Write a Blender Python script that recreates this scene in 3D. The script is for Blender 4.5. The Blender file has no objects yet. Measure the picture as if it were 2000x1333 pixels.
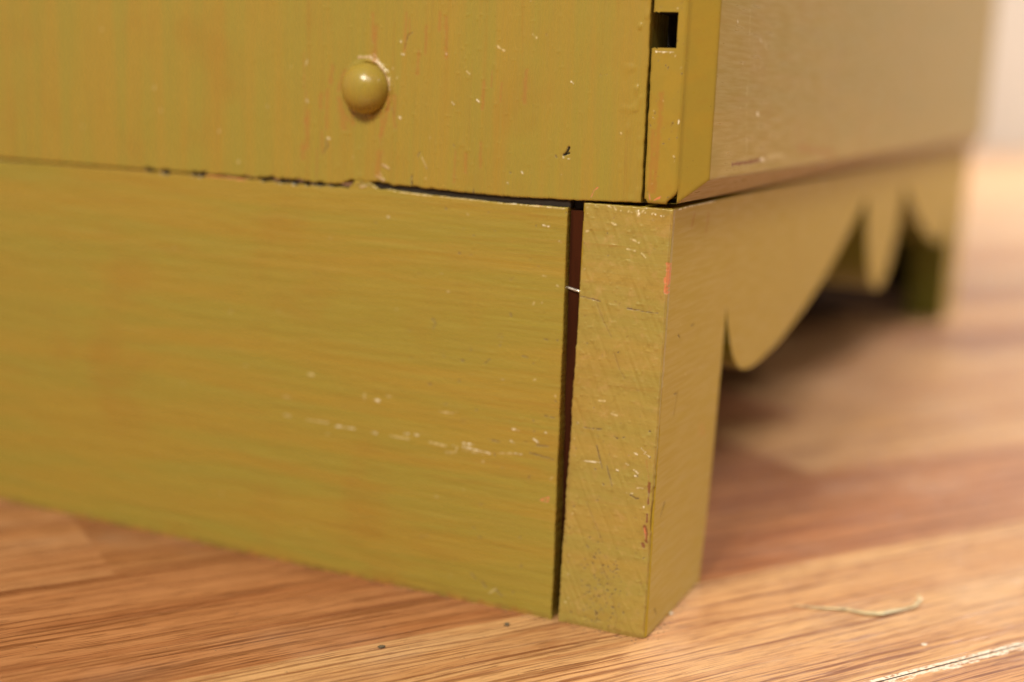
import bpy, bmesh, math, random
import numpy as np
from mathutils import Vector, Matrix

sc = bpy.context.scene
# ---------------------------------------------------------------- camera
YAW, PITCH, ROLL = 1.997543, 0.188639, 0.0411
cam_d = bpy.data.cameras.new('camera'); cam = bpy.data.objects.new('camera', cam_d); sc.collection.objects.link(cam)
fw = Vector((math.cos(PITCH) * math.cos(YAW), math.cos(PITCH) * math.sin(YAW), -math.sin(PITCH)))
rt = fw.cross(Vector((0, 0, 1))).normalized(); up = rt.cross(fw)
r2 = rt * math.cos(ROLL) + up * math.sin(ROLL); u2 = -rt * math.sin(ROLL) + up * math.cos(ROLL)
cam.matrix_world = Matrix(((r2.x, u2.x, -fw.x, 0.090054), (r2.y, u2.y, -fw.y, -0.279329), (r2.z, u2.z, -fw.z, 0.125263), (0, 0, 0, 1)))
cam_d.sensor_width = 36; cam_d.lens = 36 * 2596.650963 / 2000
cam_d.clip_start = .01; cam_d.clip_end = 50
cam_d.dof.use_dof = True; cam_d.dof.focus_distance = .295; cam_d.dof.aperture_fstop = 4.5
sc.camera = cam
# ---------------------------------------------------------------- light and exposure
sc.view_settings.view_transform = 'Standard'; sc.view_settings.look = 'None'
sc.view_settings.exposure = 0.24; sc.view_settings.gamma = 1.0; sc.view_settings.use_curve_mapping = False
world = bpy.data.worlds.new('World'); sc.world = world; world.use_nodes = True
bg = world.node_tree.nodes['Background']; bg.inputs[0].default_value = (1.0, .87, .72, 1); bg.inputs[1].default_value = .5

wt = world.node_tree; tcw = wt.nodes.new('ShaderNodeTexCoord'); dt = wt.nodes.new('ShaderNodeVectorMath'); dt.operation = 'DOT_PRODUCT'
wt.links.new(tcw.outputs['Generated'], dt.inputs[0]); dt.inputs[1].default_value = (.70, -.70, -.1)
mr = wt.nodes.new('ShaderNodeMapRange'); mr.interpolation_type = 'SMOOTHSTEP'; wt.links.new(dt.outputs['Value'], mr.inputs[0])
mr.inputs[1].default_value = .2; mr.inputs[2].default_value = .95; mr.inputs[3].default_value = .36; mr.inputs[4].default_value = .08
wt.links.new(mr.outputs[0], bg.inputs[1])      # world light dimmed on the camera side, standing in for the photographer's body

def lamp(name, az, el, dist, size, power, col, target=(0, .02, .07), size_y=None):
    d = bpy.data.lights.new(name, 'AREA'); d.energy = power; d.color = col; d.shape = 'RECTANGLE' if size_y else 'DISK'; d.size = size
    if size_y: d.size_y = size_y
    o = bpy.data.objects.new(name, d); sc.collection.objects.link(o)
    a, e = math.radians(az), math.radians(el)
    v = Vector((math.cos(e) * math.cos(a), math.cos(e) * math.sin(a), math.sin(e)))
    o.location = Vector(target) + v * dist
    o.rotation_euler = v.to_track_quat('Z', 'Y').to_euler()
    return o
lamp('side_lamp', -94, 44, 1.35, .28, 16, (1, .90, .74), target=(.03, 0, .08))
lamp('key_lamp', -66, 46, 1.2, .24, 1.9, (1, .92, .80))
lamp('small_lamp', 3, 44, 1.4, .16, 4.2, (1, .92, .82))
lamp('front_fill', 55, 56, 2.0, .6, 10, (1, .91, .78))  # added fill for the front boards and right floor, no known window
fl = lamp('far_fill', 20, 68, 1.9, .8, 60, (1, .91, .84), target=(.15, 2.3, .0)); fl.data.spread = math.radians(125)  # added fill with a narrowed beam, brightens the wall and far floor

# wear and painted glints on the boards: polylines in mm on the board, width, kind
SK_MARKS = [([(-100.4, 39.7),(-98.9, 39.7)], 0.7, 'w'),([(-93.6, 39.5),(-87.4, 39.6)], 0.25, 'w2'),([(-85.2, 39.1),(-79.6, 39.2)], 0.5, 'w'),([(-74.2, 39.0),(-73.1, 38.9)], 0.45, 'w'),([(-69.0, 38.9),(-63.6, 38.9)], 0.25, 'w2'),([(-65.1, 40.1),(-63.7, 40.2)], 0.3, 'w'),([(-62.2, 40.3),(-60.8, 40.2)], 0.3, 'w'),([(-57.9, 39.0),(-53.6, 38.7)], 0.4, 'w2'),([(-53.3, 37.1),(-50.8, 37.5),(-50.4, 38.9),(-51.5, 39.1)], 0.28, 'w2'),([(-48.8, 40.1),(-46.0, 40.1)], 0.25, 'w'),([(-48.7, 39.2),(-41.4, 38.6)], 0.25, 'w'),([(-48.7, 38.4),(-43.2, 38.2)], 0.15, 'w2'),([(-39.1, 39.1),(-35.7, 39.5)], 0.15, 'w2'),([(-35.1, 39.6),(-33.1, 39.6)], 0.25, 'w'),([(-73.6, 47.4),(-72.5, 47.4)], 0.6, 'w'),([(-70.2, 48.9),(-69.1, 48.9)], 0.35, 'w2'),([(-93.3, 51.5),(-91.8, 51.5)], 0.45, 'w2'),([(-101.0, 44.7),(-98.7, 44.6)], 0.35, 'w2'),([(-76.8, 48.5),(-76.7, 47.0)], 0.25, 'w2'),([(-55.6, 47.0),(-51.8, 47.1)], 0.2, 'w2'),([(-36.0, 45.5),(-34.0, 45.4)], 0.18, 'w'),([(-30.3, 43.9),(-29.0, 43.1)], 0.2, 'w'),([(-36.2, 42.6),(-35.3, 42.1)], 0.2, 'w'),([(-27.5, 45.9),(-27.0, 45.7)], 0.3, 'w'),([(-39.3, 57.2),(-38.8, 57.1)], 0.2, 'w'),([(-27.9, 29.3),(-25.7, 30.3),(-25.9, 29.2),(-27.5, 29.2)], 0.45, 'o'),([(-42.2, 42.1),(-39.2, 41.9)], 0.12, 'd'),([(-29.5, 42.5),(-26.6, 42.6)], 0.15, 'd'),([(-31.1, 40.4),(-25.1, 39.7)], 0.1, 'd'),([(-43.8, 60.5),(-42.6, 61.6)], 0.12, 'd'),([(-58.2, 69.7),(-57.3, 68.6),(-58.0, 67.2)], 0.12, 'd'),([(-28.5, 49.9),(-25.4, 49.8)], 0.12, 'd'),([(-58.6, 53.5),(-58.1, 53.5)], 0.2, 'd'),([(-45.7, 48.9),(-45.4, 48.6)], 0.2, 'd'),([(-34.2, 63.4),(-32.8, 63.3)], 0.1, 'd'),([(-26.4, 91.3),(-25.7, 90.9)], 0.3, 'w'),([(-30.4, 94.5),(-28.9, 94.3)], 0.15, 'w'),([(-71.3, 93.4),(-70.9, 93.1)], 0.3, 'w'),([(-55.6, 96.5),(-55.4, 96.4)], 0.2, 'd'),([(-74.7, 91.7),(-74.3, 91.5)], 0.25, 'd'),([(-33.7, 99.1),(-31.2, 99.0)], 0.25, 'o'),([(-42.6, 6.1),(-41.1, 4.4)], 0.3, 'd'),([(-39.0, 4.8),(-36.9, 3.3)], 0.25, 'd'),([(-40.4, 3.2),(-38.6, 4.9)], 0.15, 'w2'),([(-45.4, 7.5),(-44.0, 6.2)], 0.2, 'd'),([(-150.7, 101.0),(-146.5, 100.6)], 0.4, 'o'),([(-130.6, 99.8),(-112.9, 99.4)], 0.4, 'o'),([(-105.1, 99.8),(-100.5, 99.7)], 0.3, 'o'),([(-38.4, 98.9),(-37.3, 98.8)], 0.2, 'w')]
UP_MARKS = [([(-106.6, 118.2),(-106.2, 117.9)], 0.6, 'w'),([(-94.8, 129.8),(-95.3, 128.4)], 0.35, 'w'),([(-95.0, 120.2),(-94.7, 119.7)], 0.35, 'w'),([(-67.8, 133.1),(-66.9, 136.4),(-65.7, 136.8)], 0.15, 'd'),([(-26.0, 110.6),(-24.9, 111.1)], 0.5, 'k'),([(-25.6, 110.9),(-25.0, 112.4)], 0.5, 'k'),([(-26.1, 110.0),(-24.6, 109.9)], 0.25, 'w'),([(-73.1, 105.7),(-71.2, 104.8)], 0.4, 'p'),([(-74.7, 102.8),(-72.5, 102.0)], 0.35, 'p'),([(-73.7, 103.7),(-73.3, 102.8)], 0.3, 'p'),([(-62.9, 108.9),(-61.0, 105.7)], 0.15, 'w2'),([(-61.7, 106.1),(-60.9, 105.5)], 0.2, 'd'),([(-63.5, 108.2),(-63.2, 108.9),(-62.7, 109.3)], 0.1, 'd'),([(-65.0, 103.6),(-64.9, 100.6)], 0.15, 'k'),([(-18.9, 101.8),(-18.3, 103.3),(-17.4, 104.0)], 0.25, 'o'),([(-70.9, 119.5),(-70.4, 117.9)], 0.15, 'd'),([(-68.7, 117.2),(-68.3, 116.8)], 0.3, 'w'),([(-84.7, 118.2),(-82.9, 115.8)], 0.6, 'b'),([(-84.3, 127.3),(-85.9, 123.0)], 1.0, 'b'),([(-87.5, 128.4),(-88.1, 124.1)], 0.8, 'b'),([(-85.6, 120.6),(-84.7, 116.9),(-84.0, 113.9)], 1.1, 'b'),([(-72.3, 121.7),(-71.6, 120.5),(-73.1, 114.4),(-73.9, 112.6)], 0.8, 'b'),([(-73.8, 108.3),(-74.3, 103.4)], 1.2, 'b'),([(-63.9, 132.7),(-64.2, 127.4)], 0.6, 'b'),([(-96.1, 109.6),(-95.7, 105.8)], 0.9, 'b'),([(-80.3, 130.8),(-77.2, 130.9),(-74.7, 129.5),(-72.9, 127.4)], 0.55, 'p'),([(-72.9, 127.4),(-71.7, 125.3),(-71.4, 123.5)], 0.5, 'p'),([(-76.1, 131.4),(-75.0, 130.2)], 0.5, 'p'),([(-68.9, 134.9),(-68.8, 134.3)], 0.3, 'w'),([(-68.7, 131.9),(-67.9, 131.7)], 0.3, 'w'),([(-56.9, 132.5),(-56.5, 132.0)], 0.3, 'w'),([(-43.8, 134.3),(-41.8, 133.2)], 0.3, 'w2'),([(-51.2, 128.4),(-50.4, 127.8)], 0.3, 'w2'),([(-48.3, 122.0),(-47.7, 121.6)], 0.3, 'w'),([(-54.8, 121.2),(-54.3, 120.7)], 0.2, 'w'),([(-35.0, 137.0),(-34.0, 136.3)], 0.35, 'w2'),([(-25.2, 127.0),(-24.6, 126.5)], 0.3, 'w'),([(-54.1, 111.5),(-53.9, 111.2)], 0.15, 'd'),([(-28.0, 110.4),(-27.8, 110.1)], 0.15, 'd'),([(-39.2, 106.1),(-39.0, 105.8)], 0.2, 'd'),([(-39.9, 103.6),(-39.5, 103.4)], 0.25, 'w'),([(-36.4, 106.3),(-35.9, 105.8)], 0.25, 'w'),([(-48.4, 101.5),(-48.4, 100.3)], 0.12, 'd'),([(-90.1, 107.4),(-88.6, 109.3),(-89.2, 110.6)], 0.12, 'd'),([(-88.7, 111.2),(-88.2, 111.0)], 0.25, 'w')]
BLK_MARKS = [([(-0.0, 88.3),(0.2, 85.0),(0.0, 81.9)], 0.9, 'o'),([(-0.3, 85.0),(0.0, 81.9)], 0.9, 'o'),([(-20.7, 79.1),(-17.0, 78.7),(-15.4, 78.3)], 0.2, 'd'),([(-8.9, 77.5),(-3.6, 77.1),(-1.6, 77.2)], 0.2, 'd'),([(-16.3, 77.9),(-14.2, 73.7),(-12.1, 70.4)], 0.15, 'd2'),([(-11.3, 66.9),(-9.9, 63.5),(-8.5, 61.3)], 0.2, 'd2'),([(-17.4, 40.6),(-13.3, 40.8)], 0.3, 'w'),([(-7.1, 41.6),(-6.3, 41.3)], 0.35, 'w'),([(-9.2, 39.8),(-8.7, 39.6)], 0.3, 'w'),([(-3.5, 45.7),(-2.8, 45.1),(-2.3, 44.9)], 0.4, 'w'),([(-2.8, 44.6),(-1.3, 44.0)], 0.4, 'w'),([(-5.2, 44.4),(-4.4, 44.1)], 0.3, 'w'),([(-5.0, 40.5),(-4.0, 39.7)], 0.35, 'w'),([(-4.7, 39.0),(-4.3, 39.0)], 0.3, 'w'),([(-3.9, 36.3),(-2.6, 36.3)], 0.35, 'w'),([(-6.4, 34.7),(-4.9, 34.7)], 0.25, 'w'),([(-2.1, 32.1),(-2.0, 31.4)], 0.25, 'w'),([(-2.2, 43.0),(-1.2, 38.9),(-1.3, 37.1)], 0.15, 'b'),([(-1.1, 37.7),(-1.1, 32.9)], 0.6, 'r'),([(-1.2, 30.4),(-1.2, 28.6)], 0.45, 'r'),([(-1.5, 27.3),(-1.0, 23.7)], 0.7, 'r'),([(-1.9, 23.0),(-1.7, 22.6)], 0.7, 'r'),([(-1.7, 26.9),(-1.2, 24.3)], 0.35, 'o'),([(-14.4, 44.8),(-12.7, 39.5)], 0.12, 'd'),([(-11.6, 40.3),(-10.0, 35.7)], 0.15, 'd'),([(-16.2, 30.9),(-13.3, 25.2),(-11.6, 21.7)], 0.15, 'd2'),([(-12.3, 17.8),(-10.1, 13.2)], 0.12, 'd2'),([(-13.6, 96.3),(-12.4, 95.9)], 0.35, 'w2'),([(-9.1, 93.2),(-7.0, 92.4)], 0.35, 'w2'),([(-9.7, 90.8),(-7.8, 90.5)], 0.3, 'w2'),([(-6.2, 90.1),(-5.3, 89.3)], 0.3, 'w2'),([(-14.4, 55.4),(-12.9, 55.5)], 0.3, 'w2'),([(-11.1, 52.8),(-9.8, 52.5)], 0.3, 'w2'),([(-5.4, 34.3),(-4.4, 33.9)], 0.4, 'd'),([(-4.2, 33.6),(-3.5, 33.8)], 0.3, 'd'),([(-12.4, 36.0),(-12.0, 35.7)], 0.35, 'd'),([(-15.6, 20.3),(-15.0, 19.8)], 0.3, 'd'),([(-14.5, 39.2),(-14.2, 38.9)], 0.3, 'd'),([(-17.8, 48.6),(-13.4, 48.7)], 0.12, 'd'),([(-10.2, 47.5),(-9.4, 47.1)], 0.3, 'd'),([(-8.6, 9.7),(-7.0, 3.7),(-7.5, 1.0)], 0.2, 'd2')]
EDGE_MARKS = [([(-4.0, 102.1),(-2.7, 102.8)], 0.5, 'o'),([(1.1, 103.3),(2.1, 104.4)], 0.5, 'o'),([(-5.0, 102.2),(-5.3, 103.3)], 0.3, 'o'),([(0.4, 119.7),(0.5, 118.9)], 0.4, 'w'),([(-5.5, 120.0),(-5.1, 119.7)], 0.4, 'w')]
FRONT_MARKS = [([(23.3, 109.7),(36.8, 109.7),(50.4, 110.0)], 0.8, 'r'),([(48.8, 110.3),(52.5, 109.8)], 0.8, 'w'),([(56.4, 110.5),(72.8, 110.5)], 0.6, 'w2'),([(29.2, 144.9),(30.9, 135.7)], 0.25, 'w2'),([(31.2, 129.9),(31.9, 124.0),(35.3, 112.0)], 0.25, 'w2'),([(42.1, 121.4),(43.7, 121.0)], 0.9, 'w'),([(39.8, 138.9),(42.0, 138.1)], 0.5, 'w'),([(43.8, 138.7),(47.4, 136.6)], 0.4, 'w2'),([(19.0, 142.0),(19.6, 141.5)], 0.6, 'w'),([(90.1, 111.9),(139.8, 109.1)], 1.5, 'b')]
APRON_MARKS = [([(20.5, 71.4),(22.5, 71.7)], 0.4, 'd'),([(12.9, 56.9),(12.0, 54.1),(10.9, 51.6)], 0.6, 'd2'),([(10.6, 56.8),(12.6, 56.7)], 0.4, 'd'),([(10.5, 70.8),(11.8, 70.0)], 0.4, 'd'),([(33.6, 44.5),(33.3, 41.9)], 0.5, 'o2'),([(35.9, 44.0),(37.1, 40.8)], 0.7, 'o2'),([(8.5, 31.1),(5.7, 28.4)], 0.5, 'd'),([(4.1, 100.0),(12.7, 100.3),(33.1, 100.2)], 0.5, 'w'),([(17.1, 98.0),(15.6, 95.8)], 1.0, 'b'),([(28.7, 97.2),(27.4, 93.6)], 1.0, 'b'),([(5.9, 5.6),(7.4, 3.8)], 0.4, 'd')]  # the long pale line on the top edge is a painted glint

SLIVER = [(25.5, 38.6), (32.2, 40.2), (38.0, 42.9), (43.1, 42.8), (46.6, 44.2), (48.6, 47.2), (51.8, 51.0), (53.4, 52.7), (54.3, 56.8), (53.2, 58.5)]
CRUMB3 = (58.9, 31.0)
CRUMB4 = (0.5, 18.2)

def to_m(v): return v * 0.001

# ---------------------------------------------------------------- helpers
def vnoise(a, b, sa, sb, seed):
    """smooth 2D value noise on arrays a,b (mm) with cell sizes sa,sb; range -1..1"""
    rs = np.random.RandomState(seed)
    T = rs.uniform(-1, 1, (512, 512))
    x = a / sa + 1000.37; y = b / sb + 1000.71
    xi = np.floor(x).astype(int); yi = np.floor(y).astype(int)
    fx = x - xi; fy = y - yi
    fx = fx * fx * (3 - 2 * fx); fy = fy * fy * (3 - 2 * fy)
    g = lambda i, j: T[i % 512, j % 512]
    return ((g(xi, yi) * (1 - fx) + g(xi + 1, yi) * fx) * (1 - fy)
            + (g(xi, yi + 1) * (1 - fx) + g(xi + 1, yi + 1) * fx) * fy)

KIND = {  # colour, coverage, height (mm)
    'w': ((.88, .80, .58), .95, .10), 'w2': ((.74, .62, .34), .6, .06), 'o': ((.62, .21, .085), .95, -.06),  # w is pale scratches, mostly glints put into the colour
    'o2': ((.60, .25, .09), .45, 0), 'r': ((.20, .065, .025), .9, -.10), 'b': ((.36, .14, .035), .42, -.03),
    'd': ((.10, .055, .02), .8, -.10), 'd2': ((.22, .13, .03), .45, -.06), 'k': ((.012, .010, .006), 1, -.5),
    'p': ((.56, .40, .24), .8, .16)}

def stamp_marks(A, B, marks, seed=3):
    """A,B: coordinate arrays in mm. Returns wear RGBA and height."""
    col = np.zeros(A.shape + (4,)); hgt = np.zeros(A.shape)
    col[..., :3] = .3
    n1 = vnoise(A, B, .45, .45, seed); n2 = vnoise(A, B, 1.3, 1.3, seed + 1)
    for pts, w, k in marks:
        c, al, h = KIND[k]
        r = max(w * (.34 if k in 'wo' else .5), .13)
        soft = 1.3 if k == 'b' else (.8 if k in ('w2', 'o2', 'd2') else .35)
        pad = r * 3 + 1
        xs = [p[0] for p in pts]; zs = [p[1] for p in pts]
        m = (A > min(xs) - pad) & (A < max(xs) + pad) & (B > min(zs) - pad) & (B < max(zs) + pad)
        if not m.any(): continue
        a = A[m]; b = B[m]; d = np.full(a.shape, 1e9)
        for (x0, z0), (x1, z1) in zip(pts[:-1], pts[1:]):
            dx, dz = x1 - x0, z1 - z0; L2 = dx * dx + dz * dz + 1e-9
            t = np.clip(((a - x0) * dx + (b - z0) * dz) / L2, 0, 1)
            d = np.minimum(d, np.hypot(a - x0 - t * dx, b - z0 - t * dz))
        rr = r * (1 + .45 * n1[m] + .35 * n2[m])
        f = np.clip((rr * (1 + soft) - d) / (rr * soft * 1.5 + .05), 0, 1)
        f = f * f * (3 - 2 * f)
        if k in ('w', 'w2', 'o'): f = f * np.clip((1.15 if k == 'o' else .8) + .9 * n1[m], 0, 1)
        ca = f * al
        old = col[m]
        na = old[:, 3] + ca - old[:, 3] * ca
        mixw = (ca / np.maximum(na, 1e-6))[:, None]
        old[:, :3] = old[:, :3] * (1 - mixw) + np.array(c) * mixw
        old[:, 3] = na
        col[m] = old
        hgt[m] += f * h
    return col, hgt

def random_specks(rng, n, box, kinds, wmax=.35, lmax=.8):
    out = []
    for _ in range(n):
        x = rng.uniform(box[0], box[1]); z = rng.uniform(box[2], box[3])
        a = rng.uniform(0, 6.28); l = rng.uniform(0, lmax)
        out.append(([(x, z), (x + l * math.cos(a), z + l * math.sin(a))], rng.uniform(.12, wmax), rng.choice(kinds)))
    return out

def mesh_obj(name, V, F, mat=None, parent=None, col=None, smooth=False):
    """V (n,3) in metres, F list of index tuples or (m,4) array"""
    me = bpy.data.meshes.new(name)
    V = np.asarray(V, dtype=np.float32)
    if isinstance(F, np.ndarray):
        me.vertices.add(len(V)); me.vertices.foreach_set('co', V.ravel())
        me.loops.add(F.size); me.loops.foreach_set('vertex_index', F.ravel().astype(np.int32))
        me.polygons.add(len(F))
        me.polygons.foreach_set('loop_start', np.arange(0, F.size, F.shape[1], dtype=np.int32))
        me.update(calc_edges=True)
    else:
        me.from_pydata([tuple(map(float, v)) for v in V], [], F); me.update()
    if col is not None:
        at = me.attributes.new('wear_glint', 'FLOAT_COLOR', 'POINT')
        at.data.foreach_set('color', np.asarray(col, dtype=np.float32).ravel())
    if smooth: me.polygons.foreach_set('use_smooth', np.ones(len(me.polygons), dtype=bool))
    me.validate()
    o = bpy.data.objects.new(name, me); bpy.context.scene.collection.objects.link(o)
    if mat: me.materials.append(mat)
    if parent: o.parent = parent
    return o

def grid_faces(ni, nj, flip=False, off=0):
    i, j = np.meshgrid(np.arange(ni - 1), np.arange(nj - 1), indexing='ij')
    a = (i * nj + j).ravel() + off
    F = np.stack([a, a + nj, a + nj + 1, a + 1], 1)
    return F[:, ::-1].copy() if flip else F

def axis_samples(n_or_pos, r, thick, body):
    """edge ring -> list of (frac, inset, depth): wraps from the back, over the rounded edge, across the face"""
    ring = [(thick)] + ([thick * .5] if thick > 2 * body else []) + [body]
    f, o, d = [], [], []
    for t in ring: f.append(0.); o.append(0.); d.append(t)
    for k in range(5):
        a = math.pi / 2 * k / 5
        f.append(0.); o.append(r * (1 - math.cos(a))); d.append(r * (1 - math.sin(a)))
    for g in n_or_pos: f.append(g); o.append(r * (1 - 2 * g)); d.append(0.)
    for k in range(4, -1, -1):
        a = math.pi / 2 * k / 5
        f.append(1.); o.append(-r * (1 - math.cos(a))); d.append(r * (1 - math.sin(a)))
    for t in reversed(ring): f.append(1.); o.append(0.); d.append(t)
    return map(np.array, (f, o, d))

def slab(a0, a1, b0, b1, posa, posb, r, thick, mapf, marks=(), height=None, flip=False, body=1.2, dmul=1.0):
    """rounded board. a0,a1(b) edge curves in mm, b0,b1(a). posa,posb: interior fractions.
    mapf(A,B,D) -> xyz in mm with D depth behind the face"""
    fa, oa, da = axis_samples(posa, r, thick, body)
    fb, ob, db = axis_samples(posb, r, thick, body)
    fa2, fb2 = np.meshgrid(fa, fb, indexing='ij')
    Bn = b0(np.zeros(1))[0] * (1 - fb2) + b1(np.zeros(1))[0] * fb2
    An = a0(np.zeros(1))[0] * (1 - fa2) + a1(np.zeros(1))[0] * fa2
    A0 = a0(Bn); A1 = a1(Bn); B0 = b0(An); B1 = b1(An)
    A = A0 * (1 - fa2) + A1 * fa2 + oa[:, None]
    B = B0 * (1 - fb2) + B1 * fb2 + ob[None, :]
    D = np.maximum(da[:, None], db[None, :])
    col, h = stamp_marks(A, B, marks)
    if height is not None: h = h + height(A, B)
    fade = np.clip(1 - (D - r) / .6, 0, 1)
    D = D - h * fade * dmul
    P = np.stack(mapf(A, B, D), -1).reshape(-1, 3)
    ni, nj = A.shape
    F = grid_faces(ni, nj, flip)
    return P, F, col.reshape(-1, 4)

def join(parts):
    Vs, Fs, Cs, off = [], [], [], 0
    for P, F, C in parts:
        Vs.append(P); Fs.append(F + off); Cs.append(C); off += len(P)
    return np.concatenate(Vs), np.concatenate(Fs), np.concatenate(Cs)

def box_geo(x0, x1, y0, y1, z0, z1):
    V = np.array([(x, y, z) for x in (x0, x1) for y in (y0, y1) for z in (z0, z1)], float)
    F = np.array([(0, 1, 3, 2), (4, 6, 7, 5), (0, 4, 5, 1), (2, 3, 7, 6), (0, 2, 6, 4), (1, 5, 7, 3)])
    return V, F

def nocol(n):
    c = np.zeros((n, 4)); c[:, :3] = .3
    return c

def box(name, b, mat, parent=None, bev=.4):
    V, F = box_geo(*b)
    o = mesh_obj(name, V * .001, F, mat, parent)
    m = o.modifiers.new('b', 'BEVEL'); m.width = bev * .001; m.segments = 2
    return o

# ---------------------------------------------------------------- materials
class NT:
    def __init__(s, name):
        s.m = bpy.data.materials.new(name); s.m.use_nodes = True
        s.t = s.m.node_tree; s.b = s.t.nodes['Principled BSDF']
        s.tc = s.t.nodes.new('ShaderNodeTexCoord')
    def n(s, t, **k):
        x = s.t.nodes.new(t)
        for a, v in k.items(): setattr(x, a, v)
        return x
    def l(s, a, b): s.t.links.new(a, b)
    def val(s, sock, v):
        if hasattr(v, 'is_linked') or isinstance(v, bpy.types.NodeSocket): s.l(v, sock)
        else: sock.default_value = v
    def mapping(s, scale, rot=(0, 0, 0), src=None, loc=(0, 0, 0)):
        x = s.n('ShaderNodeMapping'); s.l(src or s.tc.outputs['Object'], x.inputs[0])
        x.inputs['Scale'].default_value = scale; x.inputs['Rotation'].default_value = rot; x.inputs['Location'].default_value = loc
        return x.outputs[0]
    def noise(s, vec, scale, detail=3, rough=.5, dist=0):
        x = s.n('ShaderNodeTexNoise'); s.l(vec, x.inputs['Vector'])
        x.inputs['Scale'].default_value = scale; x.inputs['Detail'].default_value = detail
        x.inputs['Roughness'].default_value = rough; x.inputs['Distortion'].default_value = dist
        return x.outputs['Fac']
    def ramp(s, f, lo, hi, a=0., b=1.):
        x = s.n('ShaderNodeMapRange'); x.interpolation_type = 'SMOOTHSTEP'; s.l(f, x.inputs[0])
        x.inputs[1].default_value = lo; x.inputs[2].default_value = hi; x.inputs[3].default_value = a; x.inputs[4].default_value = b
        return x.outputs[0]
    def mix(s, f, a, b, mode='MIX'):
        x = s.n('ShaderNodeMix', data_type='RGBA', blend_type=mode)
        s.val(x.inputs[0], f)
        for i, v in ((6, a), (7, b)):
            if isinstance(v, tuple): v = (*v, 1) if len(v) == 3 else v
            s.val(x.inputs[i], v)
        return x.outputs[2]
    def math(s, op, a, b=0., c=0.):
        x = s.n('ShaderNodeMath', operation=op)
        for i, v in enumerate((a, b, c)): s.val(x.inputs[i], v)
        return x.outputs[0]
    def bump(s, h, strength, dist, normal=None):
        x = s.n('ShaderNodeBump'); s.l(h, x.inputs['Height'])
        x.inputs['Strength'].default_value = strength; x.inputs['Distance'].default_value = dist
        if normal is not None: s.l(normal, x.inputs['Normal'])
        return x.outputs[0]

def stretch(axis, long, short=1.):
    """mm based scale: noise stretched along axis"""
    v = [1000. / short] * 3; v['xyz'.index(axis)] = 1000. / long
    return tuple(v)

def paint_mat(name, axis, wear_glint=True, olive=(.308, .243, .038), mustard=(.345, .236, .036), brown=(.325, .178, .028),
              rough=.28, mottle=0., bump=1., bevel=0., green=.5, con=1., spec=.5):
    k = NT(name)
    s1 = k.mapping(stretch(axis, 14.)); s2 = k.mapping(stretch(axis, 12., .7))
    broad = k.noise(s1, .13, 3, .5, .6)
    fine = k.noise(s2, .85, 4, .6)
    iso = k.noise(k.mapping((1000,) * 3), .035, 3, .55)
    c = k.mix(k.ramp(broad, .38, .62, .5 - .5 * con, .5 + .5 * con), olive, mustard)
    c = k.mix(k.ramp(iso, .5, .75, 0, .45 * con), c, brown)
    st = k.noise(k.mapping(stretch(axis, 22., 1.), loc=(3, 7, 1)), .42, 3, .6, .3)
    c = k.mix(k.ramp(st, .54, .75, 0, .42 * con), c, brown)
    c = k.mix(k.ramp(st, .47, .30, 0, .22 * green * 2), c, (olive[0] * .95, olive[1] * 1.08, olive[2] * 1.1))
    c = k.mix(k.ramp(fine, .35, .68, 0, .22 * con), c, tuple(x * .78 for x in mustard))
    if mottle:
        m = k.noise(k.mapping((1000,) * 3), .33, 4, .65, .5)
        c = k.mix(k.ramp(m, .5, .75, 0, mottle), c, (.47, .30, .11))
        c = k.mix(k.ramp(m, .45, .28, 0, mottle), c, (.25, .17, .03))
    speck = k.noise(k.mapping((1000,) * 3, loc=(9, 2, 4)), 1.5, 1, .5)
    c = k.mix(k.ramp(speck, .77, .83, 0, .5), c, (.10, .06, .02))
    h = k.math('ADD', k.math('MULTIPLY', fine, .05), k.math('MULTIPLY', st, .07))
    orange_peel = k.noise(k.mapping((1000,) * 3), 1.1, 3, .5)
    h = k.math('ADD', h, k.math('MULTIPLY', orange_peel, .035))
    big = k.noise(k.mapping((1000,) * 3, loc=(1, 5, 2)), .09, 2, .5)
    h = k.math('ADD', h, k.math('MULTIPLY', big, .18))
    nrm = None
    if bevel:
        bv = k.n('ShaderNodeBevel', samples=4); bv.inputs[0].default_value = bevel * .001; nrm = bv.outputs[0]
    k.l(k.bump(h, .9 * bump, .001, nrm), k.b.inputs['Normal'])
    rr = k.ramp(fine, .3, .7, rough - .06, rough + .1)
    if wear_glint:
        at = k.n('ShaderNodeAttribute', attribute_name='wear_glint')
        c = k.mix(at.outputs['Alpha'], c, at.outputs['Color'])
        rr = k.math('ADD', rr, k.math('MULTIPLY', at.outputs['Alpha'], .12))
    k.l(c, k.b.inputs['Base Color']); k.l(rr, k.b.inputs['Roughness'])
    k.b.inputs['Specular IOR Level'].default_value = spec
    return k.m

def plain_wood(name, base, dark, axis, rough=.6, sc=.5):
    k = NT(name)
    f = k.noise(k.mapping(stretch(axis, 18.)), sc, 4, .6, .3)
    g = k.noise(k.mapping((1000,) * 3), .06, 2)
    c = k.mix(k.ramp(f, .35, .7), base, dark)
    c = k.mix(k.ramp(g, .45, .7, 0, .5), c, dark)
    k.l(c, k.b.inputs['Base Color']); k.b.inputs['Roughness'].default_value = rough
    k.l(k.bump(f, .4, .0003), k.b.inputs['Normal'])
    return k.m

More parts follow.
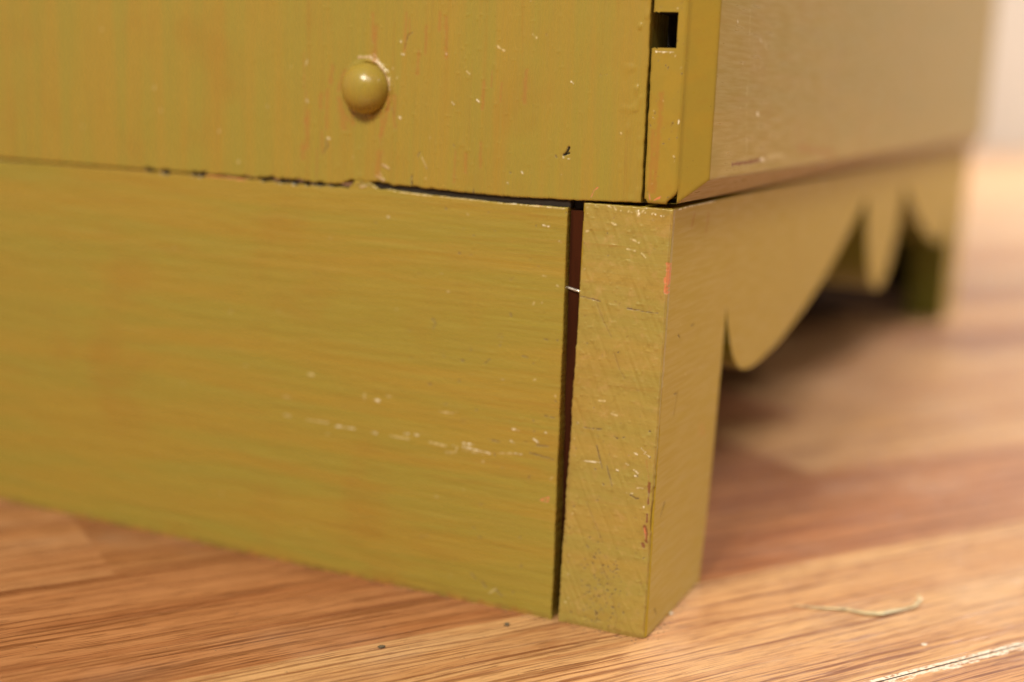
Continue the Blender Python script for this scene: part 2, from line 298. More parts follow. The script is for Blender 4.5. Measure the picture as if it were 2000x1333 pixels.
def simple(name, col, rough=.5, metal=0., nscale=.8, var=.25):
    k = NT(name)
    f = k.noise(k.mapping((1000,) * 3), nscale, 3, .6)
    k.l(k.mix(k.ramp(f, .3, .7, 0, 1), col, tuple(c * (1 - var) for c in col)), k.b.inputs['Base Color'])
    k.b.inputs['Roughness'].default_value = rough; k.b.inputs['Metallic'].default_value = metal
    k.l(k.bump(f, .3, .0003), k.b.inputs['Normal'])
    return k.m

GR = math.radians(55)       # the boards of the floor run this way
def floor_mat():
    k = NT('laminate_floor')
    # mesh coordinates: object is rotated, so its local X runs along the boards and Y across them
    at = k.n('ShaderNodeAttribute', attribute_name='tone')
    off = k.n('ShaderNodeCombineXYZ'); k.l(k.math('MULTIPLY', at.outputs['Alpha'], 7.31), off.inputs[2])
    add = k.n('ShaderNodeVectorMath', operation='ADD'); k.l(k.tc.outputs['Object'], add.inputs[0]); k.l(off.outputs[0], add.inputs[1])
    P = add.outputs[0]
    warp = k.noise(k.mapping((22, 60, 1), src=P), 1., 2)
    wv = k.n('ShaderNodeCombineXYZ'); k.l(k.math('MULTIPLY', warp, .003), wv.inputs[1])
    ad2 = k.n('ShaderNodeVectorMath', operation='ADD'); k.l(P, ad2.inputs[0]); k.l(wv.outputs[0], ad2.inputs[1])
    Q = ad2.outputs[0]
    fine = k.noise(k.mapping((13, 950, 1), src=Q), 1., 2, .5)
    fine2 = k.noise(k.mapping((30, 2300, 1), src=Q, loc=(3, 1, 0)), 1., 2, .5)
    med = k.noise(k.mapping((7, 330, 1), src=Q, loc=(1, 8, 0)), 1., 3, .6)
    wide = k.noise(k.mapping((5, 75, 1), src=Q, loc=(5, 2, 0)), 1., 2, .5)
    base = at.outputs['Color']
    c = k.mix(k.ramp(wide, .35, .68, 0, .45), base, k.mix(1., base, (.74, .52, .38), 'MULTIPLY'))
    c = k.mix(k.ramp(med, .50, .66, 0, .6), c, k.mix(1., base, (.58, .38, .28), 'MULTIPLY'))
    c = k.mix(k.ramp(med, .46, .28, 0, .5), c, k.mix(1., base, (1.28, 1.35, 1.45), 'MULTIPLY'))
    pore = k.math('MULTIPLY', k.ramp(fine, .55, .585), k.ramp(med, .30, .55, .25, 1))
    c = k.mix(k.math('MULTIPLY', pore, .85), c, k.mix(1., base, (.30, .15, .10), 'MULTIPLY'))
    c = k.mix(k.ramp(fine2, .54, .62, 0, .6), c, k.mix(1., base, (.45, .28, .2), 'MULTIPLY'))
    dash = k.noise(k.mapping((110, 3300, 1), src=Q, loc=(2, 5, 0)), 1., 1, .5)
    c = k.mix(k.math('MULTIPLY', k.ramp(dash, .60, .65), k.ramp(med, .3, .5, .35, .8)), c, k.mix(1., base, (.26, .13, .09), 'MULTIPLY'))
    c = k.mix(k.ramp(dash, .40, .33, 0, .25), c, k.mix(1., base, (1.3, 1.35, 1.4), 'MULTIPLY'))
    # ticks: short dark flecks
    tick = k.noise(k.mapping((1500, 3600, 1), src=P), 1., 1, .6)
    c = k.mix(k.ramp(tick, .66, .74, 0, .55), c, (.16, .075, .03))
    # worn white edge along one joint
    sx = k.n('ShaderNodeSeparateXYZ'); k.l(k.tc.outputs['Object'], sx.inputs[0])
    vy = sx.outputs[1]
    wob = k.noise(k.mapping((160, 500, 1)), 1., 4, .7)
    width = k.ramp(wob, .3, .7, .0006, .0034)
    dd = k.math('SUBTRACT', -.0401, vy)           # distance from the joint, on the near-cabinet side
    inside = k.math('MULTIPLY', k.math('LESS_THAN', dd, width), k.math('GREATER_THAN', dd, -.0010))
    # local Y is minus v, see below
    grain_w = k.noise(k.mapping((500, 900, 1)), 1., 3, .7)
    far = k.ramp(k.noise(k.mapping((9, 1, 1)), 1., 2), .3, .55, .4, 1.)
    wm = k.math('MULTIPLY', inside, k.ramp(grain_w, .38, .52, 0, .95))
    wm = k.math('MULTIPLY', wm, far)
    c = k.mix(wm, c, (.82, .74, .62))
    # dusty smears
    du = k.noise(k.mapping((14, 22, 1)), 1., 3, .6)
    c = k.mix(k.ramp(du, .52, .8, 0, .22), c, (.66, .50, .36))
    k.l(c, k.b.inputs['Base Color'])
    h = k.math('ADD', k.math('MULTIPLY', pore, -.10), k.math('MULTIPLY', med, .05))
    h = k.math('ADD', h, k.math('MULTIPLY', fine2, .03))
    k.l(k.bump(h, .8, .001), k.b.inputs['Normal'])
    k.l(k.ramp(med, .3, .7, .30, .42), k.b.inputs['Roughness'])
    k.b.inputs['Specular IOR Level'].default_value = .55
    return k.m

M_side = paint_mat('brushed_mustard_paint_upright', 'z', brown=(.32, .172, .026), con=.95, rough=.27)
M_skirt = paint_mat('brushed_mustard_paint_lengthwise', 'x')
M_block = paint_mat('painted_end_grain', 'x', mottle=.45, bump=1.3, rough=.34, olive=(.335, .26, .055), mustard=(.375, .26, .055))
M_front = paint_mat('mustard_front_paint', 'y', rough=.33, con=.7, spec=.22, bump=.10, bevel=1.3, olive=(.315, .225, .034), mustard=(.345, .232, .032), green=.2)
M_apron = paint_mat('mustard_apron_paint', 'y', wear_glint=True, rough=.42, con=.2, bump=.05, bevel=.5, spec=.26, mustard=(.40, .272, .027), olive=(.385, .265, .028), green=.15)
M_plug = paint_mat('glossy_mustard_paint', 'z', wear_glint=False, rough=.25, bump=.3)
M_red = plain_wood('red_brown_stained_wood', (.050, .013, .004), (.028, .007, .002), 'z', .95)
M_red.node_tree.nodes['Principled BSDF'].inputs['Specular IOR Level'].default_value = .1
M_edge_shade = paint_mat('olive_cut_edge_shade', 'x', wear_glint=False, olive=(.17, .18, .025), mustard=(.18, .17, .025), brown=(.18, .15, .025), spec=.3)  # greener coat, also darkened to stand in for shade on the cut edges
M_dark = plain_wood('dark_stained_board', (.040, .021, .008), (.022, .012, .006), 'x', .6)
M_grey = plain_wood('grey_brown_wood', (.50, .38, .32), (.36, .26, .21), 'x', .6)
M_black = simple('cavity_shade_wood', (.02, .014, .009), .8)  # near-black colour stands in for the shade inside recesses
M_steel = simple('nail_steel', (.72, .68, .62), .32, .9)
M_sliver = simple('painted_wood_sliver', (.62, .52, .30), .45, 0, .5, .35)
M_crumb = simple('dark_grit', (.13, .10, .06), .7)
M_pale = simple('pale_flake', (.8, .72, .6), .6)
M_wall = simple('pale_wall', (.80, .77, .70), .8, 0, .004, .06)

# ---------------------------------------------------------------- the setting
def build_floor():
    # local frame: X along the boards, Y across (left of X).  v = -Y.  strip edges at v = 40.5 + 65 k (mm)
    rng = random.Random(11)
    V, F, T = [], [], []
    light = (.57, .33, .15); tan = (.48, .235, .105); red = (.34, .148, .06); mid = (.45, .205, .088)
    pal = [light, tan, red, mid, tan, mid, light]
    gap = .00022
    for k in range(-70, 71):
        v0, v1 = 40.5 + 65 * k, 40.5 + 65 * (k + 1)
        plank_seam = (k % 3 == 0)        # real joints every third strip
        g0 = gap if k % 3 == 0 else 0
        g1 = gap if (k + 1) % 3 == 0 else 0
        u = -5000 + rng.uniform(0, 300)
        cuts = [-5500, u]
        while u < 5500:
            u += rng.uniform(260, 520); cuts.append(u)
        if k == -3: cuts = [-5500, -3000, -1500, -900, -420, -99.5, 135, 620, 1100, 1900, 2600, 3300, 5500]
        if k == -4: cuts = [-5500, -3100, -1700, -800, -150, 190, 640, 1300, 2100, 3200, 5500]
        if k == -2: cuts = [-5500, -2500, -1300, -700, -310, 470, 900, 1500, 2200, 3000, 5500]
        if k == -1: cuts = [-5500, -2100, -1200, -500, 610, 1000, 1700, 2400, 3500, 5500]
        if k == 0: cuts = [-5500, -2300, -1000, -300, 380, 800, 1500, 2500, 5500]
        for a, b in zip(cuts[:-1], cuts[1:]):
            c = rng.choice(pal)
            if k == -3: c = tan if b == -99.5 else (red if a == -99.5 else (light if a == 135 else c))
            if k == -4: c = light if a in (190, 640) else c
            if k == -2 and a == -310: c = (.42, .185, .078)
            if k == -1 and a == -500: c = light
            if k == 0 and a == -300: c = (.52, .285, .13)
            if a > 550: c = rng.choice([(.60, .40, .22), (.55, .36, .20), (.58, .38, .20)])  # far boards paled in colour, standing in for the floor's bright reflection
            j = rng.uniform(.93, 1.07); t = rng.random()
            n = len(V)
            y0, y1 = -v1 * .001 + g1, -v0 * .001 - g0
            V += [(a * .001, y0, 0), (b * .001, y0, 0), (b * .001, y1, 0), (a * .001, y1, 0)]
            F.append((n, n + 1, n + 2, n + 3)); T.append((c[0] * j, c[1] * j, c[2] * j, t))
    o = mesh_obj('floor', np.array(V), F, floor_mat())
    at = o.data.attributes.new('tone', 'FLOAT_COLOR', 'FACE')
    at.data.foreach_set('color', np.array(T, dtype=np.float32).ravel())
    o.rotation_euler = (0, 0, GR)
    o['kind'] = 'structure'
    # underside of the joints
    s = mesh_obj('floor_underlay', np.array([(-6, -6, -.0012), (6, -6, -.0012), (6, 6, -.0012), (-6, 6, -.0012)]), [(0, 1, 2, 3)], M_dark, o)
build_floor()
w = box('wall', (-3000, 4200, 3700, 3800, -1, 2600), M_wall, None, 1); w['kind'] = 'structure'

# ---------------------------------------------------------------- the cabinet
cab = bpy.data.objects.new('cabinet', None); bpy.context.scene.collection.objects.link(cab)
cab['label'] = 'mustard green painted wooden cabinet with scalloped front apron standing on laminate floor'
cab['category'] = 'cabinet'

rng = random.Random(5)
lin = np.linspace
def L0(b, x): return np.full(np.shape(b), float(x))
def mapL(A, B, D): return A, D, B              # a face looking towards -y
DENSE = .21
UPX = [-350, -142, -110, -94, -84, -80, -74, -70, -65, -52, -38, -25, -13, -7]
UPZ = [99.7, 99.95, 100.1, 100.1, 100.3, 101.5, 101.5, 100.9, 101.0, 100.5, 100.35, 100.6, 101.0, 101.25]
SKX = [-350, -200, -142, -94, -65, -52, -38, -23]
SKZ = [99.5, 99.5, 99.75, 99.75, 99.5, 99.1, 98.8, 98.95]

# --- side board of the plinth (horizontal brush strokes)
xs = np.concatenate([lin(0, .42, 50)[:-1], lin(.42, 1, 900)])     # x from -350 to -24
ax0, ax1 = -350., -23.5
xs = np.concatenate([(lin(-350, -208, 60) - ax0) / (ax1 - ax0), (np.arange(-207.5, -23.5, DENSE) - ax0) / (ax1 - ax0)])
zs = lin(0, 1, 470)
def sk_a1(b): return -23.6 - .9 * np.clip(b / 99.4, 0, 1) + .05 * vnoise(b, b * 0, .6, 1, 71) + .04 * vnoise(b, b * 0, .25, 1, 72) + .12 * vnoise(b, b * 0, 6, 1, 73)
def sk_b1(a):
    base = np.interp(a, SKX, SKZ)
    rag = np.clip(1 - np.abs(a + 100) / 50, 0, 1)
    lump = 1.7 * np.exp(-((a + 77.5) / 3.6) ** 4) + .4 * np.exp(-((a + 71.0) / 1.8) ** 2)
    return base + lump + (.05 + .30 * rag) * vnoise(a, a * 0, 1.6, 1, 75) + .05 * vnoise(a, a * 0, .4, 1, 76)
def sk_b0(a): return -.3 - .9 * np.exp(-((a + 110) / 60) ** 2) + .15 * vnoise(a, a * 0, 9, 1, 77)
def sk_h(A, B):
    return (.05 * vnoise(A, B, 16, 1.5, 81) + .035 * vnoise(A, B, 7, .6, 82) + .10 * vnoise(A, B, 40, 18, 83)
            + .07 * np.clip(vnoise(A, B, .9, .7, 84) - .62, 0, 1) * 2 * (1 + vnoise(A, B, 9, 6, 85)))
seam_dark = [([(-200, 99.6), (-170, 99.75), (-150, 99.85), (-120, 99.9), (-100, 99.9), (-83, 99.9)], .35, 'r'), ([(-144.2, 99.9), (-142.6, 99.9)], 1.1, 'k'), ([(-139.3, 99.9), (-137.6, 99.8)], 1.1, 'k'), ([(-129.2, 99.9), (-126.0, 99.9)], 1.2, 'k'),
             ([(-107.5, 99.8), (-105.6, 100.1), (-103.5, 99.9), (-100.2, 99.9), (-97.6, 99.9), (-94.5, 99.8)], 1.0, 'k'),
             ([(-94.5, 99.7), (-88, 99.7), (-82.5, 99.9), (-81.2, 101.1)], .7, 'k')]  # black marks paint the dark of open gaps along the seam
skm = [([(x, .5), (x + 5, .4)], 1.1, 'd2' if int(x) % 3 else 'b') for x in np.arange(-206, -26, 4.3)] + SK_MARKS + seam_dark + [([(-80.5, 100.2), (-78.5, 100.9), (-76, 100.4)], .35, 'd'), ([(-79, 99.9), (-77.2, 100.3)], .4, 'p'), ([(-75.5, 100.8), (-74.0, 99.9)], .4, 'w2'),
             ([(-73.2, 100.4), (-71.5, 99.9), (-69, 99.5)], .3, 'w2')] + [([(x, 99.35 - .018 * (x + 65)), (x + 2.2, 99.32 - .018 * (x + 67))], .34, 'w2') for x in np.arange(-68, -26, 3.1)] + random_specks(rng, 70, (-60, -24, 2, 98), ['d', 'd', 'w2', 'd2'], .2, .9) + random_specks(rng, 50, (-195, -60, 2, 98), ['d2', 'w2'], .25, .6)  # pale dashes on the lump and top edge are painted highlights
P, F, C = slab(lambda b: L0(b, ax0), sk_a1, sk_b0, sk_b1, xs, zs, .35, 4.4, mapL, skm, sk_h)
mesh_obj('side_skirting', P * .001, F, M_skirt, cab, C, True)

# --- upper side board (upright brush strokes)
ax0, ax1 = -350., -7.6
xs = np.concatenate([(lin(-350, -208, 60) - ax0) / (ax1 - ax0), (np.arange(-207.5, -8, DENSE) - ax0) / (ax1 - ax0)])
z0_, z1_ = 100.3, 820.
zs = np.concatenate([(np.arange(100.5, 152, DENSE) - z0_) / (z1_ - z0_), (lin(153, 818, 80) - z0_) / (z1_ - z0_)])
def up_b0(a):
    t = np.clip((a + 200) / 192, 0, 1)
    base = np.interp(a, UPX, UPZ)
    rag = np.clip(1 - np.abs(a + 98) / 48, 0, 1)
    lump = 0
    return base + lump + (.06 + .60 * rag) * vnoise(a, a * 0, 1.5, 1, 91) + .06 * vnoise(a, a * 0, .45, 1, 92)
def up_a1(b): return -7.15 - .3 * np.clip((b - 101) / 45, 0, 1) + .10 * vnoise(b, b * 0, 1.3, 1, 93) + .15 * vnoise(b, b * 0, 9, 1, 94)
def up_h(A, B):
    rim = np.hypot(A + 77.8, B - 123.4)
    ang = np.arctan2(B - 123.4, A + 77.8)
    ridge = np.exp(-((rim - 6.6) / .5) ** 2) * np.clip(.55 + .6 * np.cos(ang - .7), 0, 1) * (.6 + .3 * vnoise(A, B, .8, .8, 99))
    drips = vnoise(A, B, .9, 16, 101)
    near = np.clip(1.25 - np.abs(A + 70) / 55, .25, 1)
    return (.05 * vnoise(A, B, 1.2, 22, 95) + .06 * drips * near + .12 * vnoise(A, B, 22, 40, 96) + ridge * .75
            + .12 * np.clip(vnoise(A, B, .9, 1.1, 97) - .6, 0, 1) * 2 * near
            + .30 * np.clip(vnoise(A, B, 1.5, 2.2, 98) - .2, 0, 1) * np.clip((A + 14) / 5, 0, 1) * 1.3)
upm = UP_MARKS + seam_dark + random_specks(rng, 13, (-95, -9, 103, 145), ['w2', 'w2', 'd2'], .25, .4) + random_specks(rng, 14, (-200, -95, 103, 145), ['w2', 'd2'], .4, .6)
for _ in range(26):
    x = rng.uniform(-96, -30); z = rng.uniform(108, 145)
    upm.append(([(x, z), (x + rng.uniform(-.3, .3), z - rng.uniform(3, 10))], rng.uniform(.3, .9), 'b'))
P, F, C = slab(lambda b: L0(b, ax0), up_a1, up_b0, lambda a: L0(a, z1_), xs, zs, .45, 15., mapL, upm, up_h)
mesh_obj('side_panel', P * .001, F, M_side, cab, C, True)

# --- wooden plug in the side board
def dome(name, cx, cz, r, h, mat, parent):
    V, Fc = [], []
    n, m = 56, 22
    prof = []
    for k in range(m + 1):
        a = math.pi / 2 * k / m
        prof.append((r * math.cos(a) ** .9 if k < m else 0, h * math.sin(a)))
    prof = [(r * .93, -2.0), (r * .96, -.3)] + prof
    for (rr, hh) in prof:
        for i in range(n):
            t = 2 * math.pi * i / n
            w = 1 + .008 * math.sin(3 * t + 1) + .005 * math.sin(7 * t)
            V.append((cx + rr * w * math.cos(t), -hh, cz + rr * w * math.sin(t)))
    for j in range(len(prof) - 1):
        for i in range(n):
            a = j * n + i; b = j * n + (i + 1) % n
            Fc.append((a, b, b + n, a + n))
    return mesh_obj(name, np.array(V) * .001, Fc, mat, parent, None, True)
dome('wooden_plug', -78.0, 123.5, 6.1, 5.4, M_plug, cab)

# --- apron with its front leg; the outline below is (y, z) in mm
def arc_pts():
    half = [(51.3, 72.3), (52.6, 68.5), (55, 64.6), (59, 59.2), (64, 55.0), (70, 52.4), (76, 51.2), (84, 50.8), (93, 51.2), (102, 52.0), (112, 53.0), (124, 54.9),
            (137, 57.4), (155, 61.4), (173, 65.9), (190, 71.0), (206, 76.6), (222, 82.3), (236, 87.6), (241.0, 89.5),
            (243.5, 84.0), (248, 75.0), (254, 65.5), (261, 58.2), (270, 52.6), (279, 49.6), (287.5, 48.6)]
    def smooth(pts):
        out = []
        for i in range(len(pts) - 1):
            p0 = pts[max(i - 1, 0)]; p1 = pts[i]; p2 = pts[i + 1]; p3 = pts[min(i + 2, len(pts) - 1)]
            for t in (0, .25, .5, .75):
                out.append(tuple(.5 * (2 * p1[c] + (p2[c] - p0[c]) * t + (2 * p0[c] - 5 * p1[c] + 4 * p2[c] - p3[c]) * t * t
                                       + (3 * p1[c] - p0[c] - 3 * p2[c] + p3[c]) * t ** 3) for c in (0, 1)))
        return out
    a = smooth(half[:20]); b = smooth(half[19:])
    h = a + b + [half[-1]]
    return h + [(575 - y, z) for (y, z) in reversed(h[:-1])]
prof = [(1.2, 0.2), (1.2, 100.4), (586, 100.4), (584, 0), (528, 0)] + list(reversed(arc_pts()))
leg_in = [(47.0, 20.), (43.3, 0.6)]           # the leg widens upwards a little
prof = prof + leg_in
prof[4] = (531.0, 0)
V = [(0., y, z) for y, z in prof] + [(-21., y, z) for y, z in prof]
n = len(prof)
Fc = [tuple(reversed(range(n))), tuple(range(n, 2 * n))] + [(i, (i + 1) % n, (i + 1) % n + n, i + n) for i in range(n)]
# painted front skin of the apron near the leg, dense so that it can carry the wear
apr = mesh_obj('scalloped_apron', np.array(V) * .001, Fc, M_apron, cab, nocol(2 * n))
bm = bmesh.new(); bm.from_mesh(apr.data)
bmesh.ops.triangulate(bm, faces=[f for f in bm.faces if len(f.verts) > 4])
bmesh.ops.recalc_face_normals(bm, faces=bm.faces)
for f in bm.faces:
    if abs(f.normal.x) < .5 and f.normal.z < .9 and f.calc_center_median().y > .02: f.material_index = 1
bm.to_mesh(apr.data); bm.free(); apr.data.materials.append(M_edge_shade)

# leg front skin (a 0.25 mm coat of paint on the leg and corner), carries marks
def mapR(c):
    return lambda A, B, D: (c - D, A, B)
ys = lin(0, 1, 230); zs = lin(0, 1, 420)
P, F, C = slab(lambda b: L0(b, 1.0), lambda b: 43.2 + 7.6 * np.clip(b / 72., 0, 1) - .1, lambda a: L0(a, .25), lambda a: L0(a, 100.35), ys, zs, .12, .5, mapR(.18),
               APRON_MARKS + random_specks(rng, 10, (8, 40, 5, 95), ['d2', 'w2'], .4, .7), lambda A, B: .03 * vnoise(A, B, 12, 2, 110), True, body=.4)
mesh_obj('leg_face', P * .001, F, M_apron, apr, C, True)

# --- end of the front board: end grain
def bk_a0(b): return -21.85 + 1.6 * np.clip(b / 100, 0, 1) + .16 * vnoise(b, b * 0, .9, 1, 121) + .08 * vnoise(b, b * 0, .3, 1, 122) + .15 * vnoise(b, b * 0, 7, 1, 123)
def bk_a1(b): return -.25 + .75 * np.clip(b / 100, 0, 1) + .05 * vnoise(b, b * 0, 1.5, 1, 124) - .25 * np.exp(-((b - 32) / 9) ** 2) * (1 + vnoise(b, b * 0, .9, 1, 125)) 
def bk_b1(a): return 100.35 + .03 * a / 20 + .08 * vnoise(a, a * 0, .8, 1, 126)
def bk_b0(a): return -.1 + .25 * np.clip((a + 3) / 3, 0, 1) + .08 * vnoise(a, a * 0, 1.1, 1, 127)
def bk_h(A, B):
    diag = A * .9 + B * .42; dp = -A * .42 + B * .9
    return (.07 * vnoise(diag, dp, .7, 9, 128) + .06 * vnoise(A, B, 2.2, 1.6, 129) + .10 * vnoise(A, B, 9, 14, 130)
            + .16 * np.clip(vnoise(A, B, .8, .8, 131) - .55, 0, 1) * 2 - .5 * np.clip((A + 5.5) / 5.5, 0, 1) ** 2 * np.clip((34 - B) / 20, 0, 1)
            - .10 * np.clip(vnoise(A, B, .45, .5, 132) - .6, 0, 1) * 2)
bkm = BLK_MARKS[:] + [([(-20, .4), (-11, .3)], .8, 'd2'), ([(-9, .5), (-1, .4)], 1.0, 'd2'), ([(-21, 60), (-21, 20)], .4, 'd2')]
for _ in range(120):
    x = rng.gauss(-11.2, 2.6); z = abs(rng.gauss(9, 6)) + 1.5
    if -20 < x < -2: bkm.append(([(x, z), (x + rng.uniform(-.3, .3), z + rng.uniform(-.3, .3))], rng.uniform(.12, .34), 'd'))
bkm += random_specks(rng, 60, (-20.5, -1, 2, 99), ['d', 'd2', 'd2'], .22, .6)
bkm += random_specks(rng, 14, (-20.2, -19.2, 5, 99), ['w2', 'd', 'w2'], .3, .4)
bkm += random_specks(rng, 22, (-20, 0, 98.6, 100.2), ['w', 'w2'], .35, .8)
bkm.append(([(.15 + .0, 99), (-.1, 60), (-.35, 20), (-.45, 2)], .16, 'd2'))
P, F, C = slab(bk_a0, bk_a1, bk_b0, bk_b1, lin(0, 1, 105), lin(0, 1, 480), .28, 1.6, mapL, bkm, bk_h, body=.9)
mesh_obj('end_grain', P * .001, F, M_block, apr, C, True)

# --- upper front board with bevelled rim
def front_board():
    parts = []
    # end face, x -6.45..1.0, with square notch
    ax0, ax1, b0, b1 = -6.45, 1.05, 101.35, 820.
    aa = lin(0, 1, 40); bb = np.concatenate([(np.arange(101.6, 152, DENSE) - b0) / (b1 - b0), (lin(153, 818, 70) - b0) / (b1 - b0)])
    def a0(b): return ax0 - .35 * np.clip((b - 101) / 45, 0, 1) + .10 * vnoise(b, b * 0, 2, 1, 141)
    def a1(b): return L0(b, ax1) - 2.3 * np.exp(-((b - 101.2) / 1.6) ** 2)
    def bb0(a): return L0(a, b0) + .8 * np.exp(-((a + 6.4) / .5) ** 2)
    def hh(A, B): return .05 * vnoise(A, B, 1.5, 9, 142) + .12 * np.clip(vnoise(A, B, .9, .9, 143) - .4, 0, 1) + .06 * vnoise(A, B, 5, 9, 144)
    mk = EDGE_MARKS + random_specks(rng, 50, (-6.2, .6, 102, 146), ['d2', 'd2', 'd', 'w2'], .25, .4)
    mk += [([(-1.6 - .8 * i, 133.9), (-2.4 - .8 * i, 134.0)], .35, 'w') for i in range(5)]
    mk += [([(-3.8, 125), (-4.2, 104)], .8, 'b'), ([(-5.3, 117), (-5.2, 104)], .7, 'b')]
    P, F, C = slab(a0, a1, bb0, lambda a: L0(a, b1), aa, bb, .3, 1.0, mapL, mk, hh, body=.8)
    ctr = P[F].mean(1)
    keep = ~((ctr[:, 0] < -1.05) & (ctr[:, 2] > 134.75) & (ctr[:, 2] < 142.3))
    parts.append((P, F[keep], C))
    # walls of the notch
    x0, x1, z0, z1, d = -6.9, -1.1, 134.8, 142.25, 11.
    V = np.array([(x0, .1, z0), (x1, .1, z0), (x1, .1, z1), (x0, .1, z1), (x0, d, z0), (x1, d, z0), (x1, d, z1), (x0, d, z1)])
    Fq = np.array([(0, 1, 5, 4), (1, 2, 6, 5), (2, 3, 7, 6), (4, 5, 6, 7)])
    notch = (V, Fq)
    # core behind the end face, bevels, front
    yT, yE = 592., 586.5
    xb, xf, s = 1.05, 6.5, 5.6
    zb = 101.35; zf = zb + 5.6
    G = []
    def quad(p): G.append(p)
    quad([(xb, .3, zb + .3), (xf, s, zf), (xf, s, 820), (xb, .3, 820)])                      # bevel at the side
    quad([(xb, .3, zb + .3), (xb, yT, zb + .3), (xf, yE, zf), (xf, s, zf)])                       # bevel underneath
    quad([(xb, yT, zb + .3), (xb, yT, 820), (xf, yE, 820), (xf, yE, zf)])                     # bevel at the far side
    quad([(-6.45, 1.0, zb), (-6.45, yT, zb), (xb, yT, zb + .3), (xb, .3, zb + .3)])                # underside
    quad([(-6.45, yT, zb), (-6.45, yT, 820), (xb, yT, 820), (xb, yT, zb + .3)])
    quad([(-6.45, 11.2, zb), (-6.45, 11.2, 820), (-6.45, yT, 820), (-6.45, yT, zb)])
    quad([(-6.45, .3, 820), (xb, .3, 820), (xf, s, 820), (xf, yE, 820), (xb, yT, 820), (-6.45, yT, 820)])
    vs, fs = [], []
    for p in G:
        if len(p) == 4:
            # subdivide long quads along first edge so wear can sit on them
            k = 1
            nn = len(vs); vs += p; fs.append((nn, nn + 1, nn + 2, nn + 3))
        else:
            nn = len(vs); vs += p[:4]; fs.append((nn, nn + 1, nn + 2, nn + 3)); nn = len(vs); vs += [p[0], p[3], p[4], p[5]]; fs.append((nn, nn + 1, nn + 2, nn + 3))
    parts.append((np.array(vs, float), np.array(fs), nocol(len(vs))))
    # front face
    ya = np.concatenate([np.arange(s, 160, .5), lin(161, yE, 60)]); zz = np.concatenate([np.arange(zf, 150, .3), lin(151, 820, 40)])
    A, B = np.meshgrid(ya, zz, indexing='ij')
    mk = FRONT_MARKS + random_specks(rng, 40, (24, 52, 109, 146), ['w2', 'w2'], .3, .4)
    col, h = stamp_marks(A, B, mk)
    h = h + .04 * vnoise(A, B, 25, 2, 150)
    h[0, :] = 0; h[:, 0] = 0; h[-1, :] = 0
    P = np.stack([xf + h * .6, A, B], -1).reshape(-1, 3)
    parts.append((P, grid_faces(len(ya), len(zz)), col.reshape(-1, 4)))
    P, F, C = join(parts)
    o = mesh_obj('front_board', P * .001, F, M_front, cab, C)
    mesh_obj('notch', notch[0] * .001, notch[1], M_black, o)
front_board()

# --- things inside the plinth, seen through gaps and under the apron
box('joint_shade_strip', (-82, -24.2, 1.0, 4.2, 98.6, 102.5), M_black, cab)  # black strip added in the open joint to stand in for its shade
cbV = np.array([(-24.1, 5.6, .3), (-20.9, 5.6, .3), (-20.9, 26, .3), (-24.1, 26, .3), (-24.1, 1.1, 98.3), (-20.9, 1.1, 98.3), (-20.9, 26, 98.3), (-24.1, 26, 98.3)])
mesh_obj('corner_block', cbV * .001, [(3, 2, 1, 0), (4, 5, 6, 7), (0, 1, 5, 4), (1, 2, 6, 5), (2, 3, 7, 6), (3, 0, 4, 7)], M_red, cab)
box('inner_rail', (-345, -30.5, 4.9, 20, 12, 98), M_red, cab)
box('bottom_board', (-345, -21.3, 15.5, 560, 100.6, 112), M_dark, cab)
box('far_side_skirting', (-350, -22, 565, 575, 0, 99.5), M_black, cab)
box('far_inner_rail', (-350, -36, 550, 564.5, 13.8, 99.5), M_dark, cab)
box('floor_batten', (-350, -22, 545, 564.3, .3, 13.5), M_grey, cab)
box('far_side_panel', (-350, -7.2, 560.5, 574.5, 112.5, 820), M_side, cab)
box('far_corner_block', (-35, -22.5, 557, 564.6, 13.8, 99.5), M_black, cab)  # black box in the gap, in place of its shade

def tube(name, pts, rads, mat, parent=None, n=10, flat=1.):
    V, Fc = [], []
    pts = [Vector(p) for p in pts]
    for i, p in enumerate(pts):
        t = (pts[min(i + 1, len(pts) - 1)] - pts[max(i - 1, 0)]).normalized()
        s = t.cross(Vector((0, 0, 1))).normalized(); u = s.cross(t)
        for k in range(n):
            a = 2 * math.pi * k / n
            V.append(p + s * math.cos(a) * rads[i] + u * math.sin(a) * rads[i] * flat)
    for i in range(len(pts) - 1):
        for k in range(n):
            a = i * n + k; b = i * n + (k + 1) % n
            Fc.append((a, b, b + n, a + n))
    Fc.append(tuple(reversed(range(n)))); Fc.append(tuple(range((len(pts) - 1) * n, len(pts) * n)))
    return mesh_obj(name, np.array([tuple(v) for v in V]) * .001, Fc, mat, parent, None, True)
tube('nail', [(-26, 1.9, 80.5), (-24, 1.8, 80.4), (-22, 1.6, 80.0), (-19, 1.4, 79.6)], [.36, .36, .34, .34], M_steel, cab)

# --- litter on the floor
FL = Vector((0, 0, 0))
def tag(o, label, cat, group=None):
    o['label'] = label; o['category'] = cat
    if group: o['group'] = group
pts = SLIVER
zz = [.35, .5, .45, .5, .55, .5, .6, .9, 1.6, 2.2]
fine_p, fine_r = [], []
rad = [.12, .45, .55, .7, .95, .85, .4, .42, .5, .3]
for i in range(len(pts) - 1):
    for t in (0, .25, .5, .75):
        fine_p.append((pts[i][0] * (1 - t) + pts[i + 1][0] * t, pts[i][1] * (1 - t) + pts[i + 1][1] * t, zz[i] * (1 - t) + zz[i + 1] * t))
        fine_r.append((rad[i] * (1 - t) + rad[i + 1] * t) * rng.uniform(.92, 1.08))
tag(tube('wood_sliver', fine_p, fine_r, M_sliver, None, 10, .38), 'thin pale curled wood sliver lying on the floor to the right of the cabinet leg', 'sliver')

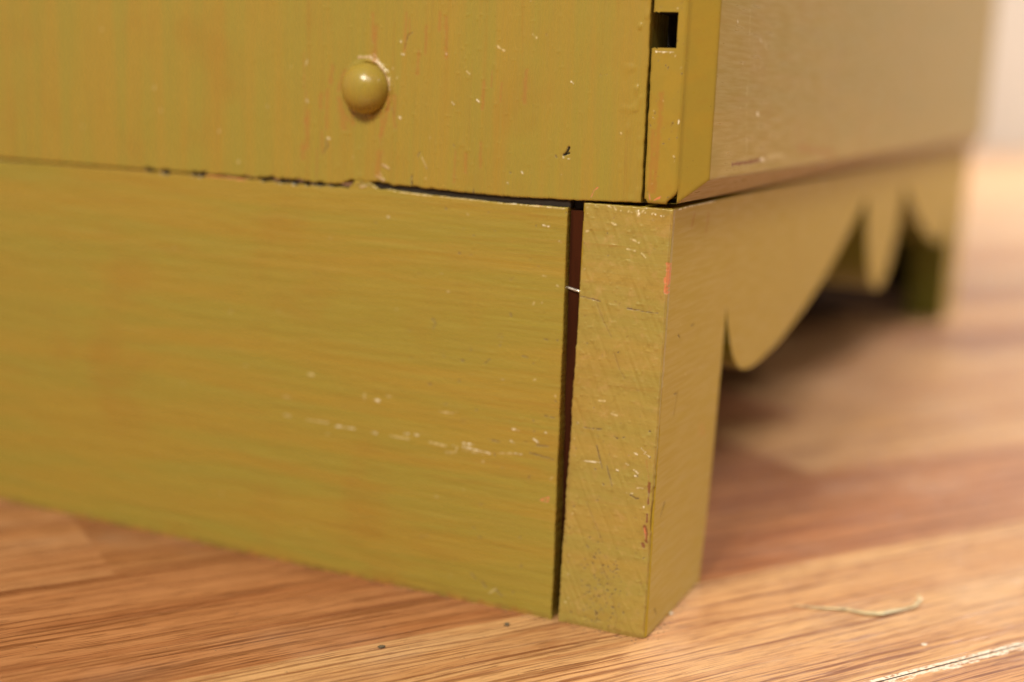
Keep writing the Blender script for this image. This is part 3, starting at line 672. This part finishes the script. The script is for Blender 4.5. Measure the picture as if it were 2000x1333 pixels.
def crumb(x, y, r, mat, label, cat='crumb', name='crumb', zs=.55, seed=0):
    bm = bmesh.new(); bmesh.ops.create_icosphere(bm, subdivisions=3, radius=1)
    rs = random.Random(seed); ph = [rs.uniform(0, 6) for _ in range(6)]
    for v in bm.verts:
        d = 1 + .22 * math.sin(3.1 * v.co.x + ph[0]) * math.cos(2.7 * v.co.y + ph[1]) + .12 * math.sin(7 * v.co.z + ph[2] + 5 * v.co.x)
        v.co = v.co * d * r * .001
        v.co.z *= zs; v.co.x *= 1.25
        v.co.z += r * zs * .0009
    me = bpy.data.meshes.new(name); bm.to_mesh(me); bm.free(); me.materials.append(mat)
    o = bpy.data.objects.new(name, me); bpy.context.scene.collection.objects.link(o)
    o.location = (x * .001, y * .001, 0); o.rotation_euler = (0, 0, ph[3]); tag(o, label, cat)
crumb(-31.4, -8.5, .62, M_crumb, 'dark round crumb of grit on the floor just below the gap in the skirting', seed=1)
crumb(-50.6, -34.2, .62, M_crumb, 'flat dark crumb of grit further out on the floor in front of the side skirting', seed=2, zs=.4)
crumb(CRUMB3[0], CRUMB3[1], .5, M_pale, 'small white paint flake on the floor near the worn board joint at the right', 'flake', 'paint_flake', .3, 3)
crumb(CRUMB4[0], CRUMB4[1], .55, M_pale, 'tiny pale fleck against the foot of the cabinet corner leg', 'flake', 'paint_flake', .4, 4)

# loose dust and grit gathered at the foot of the boards
def grit():
    rs = np.random.RandomState(8); V, F = [], []
    for k in range(520):
        if k < 230: x = -rs.uniform(0, 200); y = -abs(rs.normal(0, 1.3)) - .5
        elif k < 290: y = rs.uniform(0, 43); x = abs(rs.normal(0, 1.2)) + .6
        else: x = rs.uniform(-150, 90); y = rs.uniform(-80, 110) if x > 2 else rs.uniform(-80, -4)
        r = rs.uniform(.05, .16) * (1.3 if k < 290 else 1)
        n = len(V)
        for i in range(5):
            a = i * 1.257 + rs.uniform(-.3, .3); q = r * rs.uniform(.6, 1.4)
            V.append((x + q * math.cos(a), y + q * math.sin(a), .01))
        V.append((x, y, r * 1.2))
        for i in range(5): F.append((n + i, n + (i + 1) % 5, n + 5))
    o = mesh_obj('dust', np.array(V) * .001, F, M_crumb); o['kind'] = 'stuff'; o['label'] = 'fine dark dust and grit scattered on the floor around the cabinet'; o['category'] = 'dust'
grit()
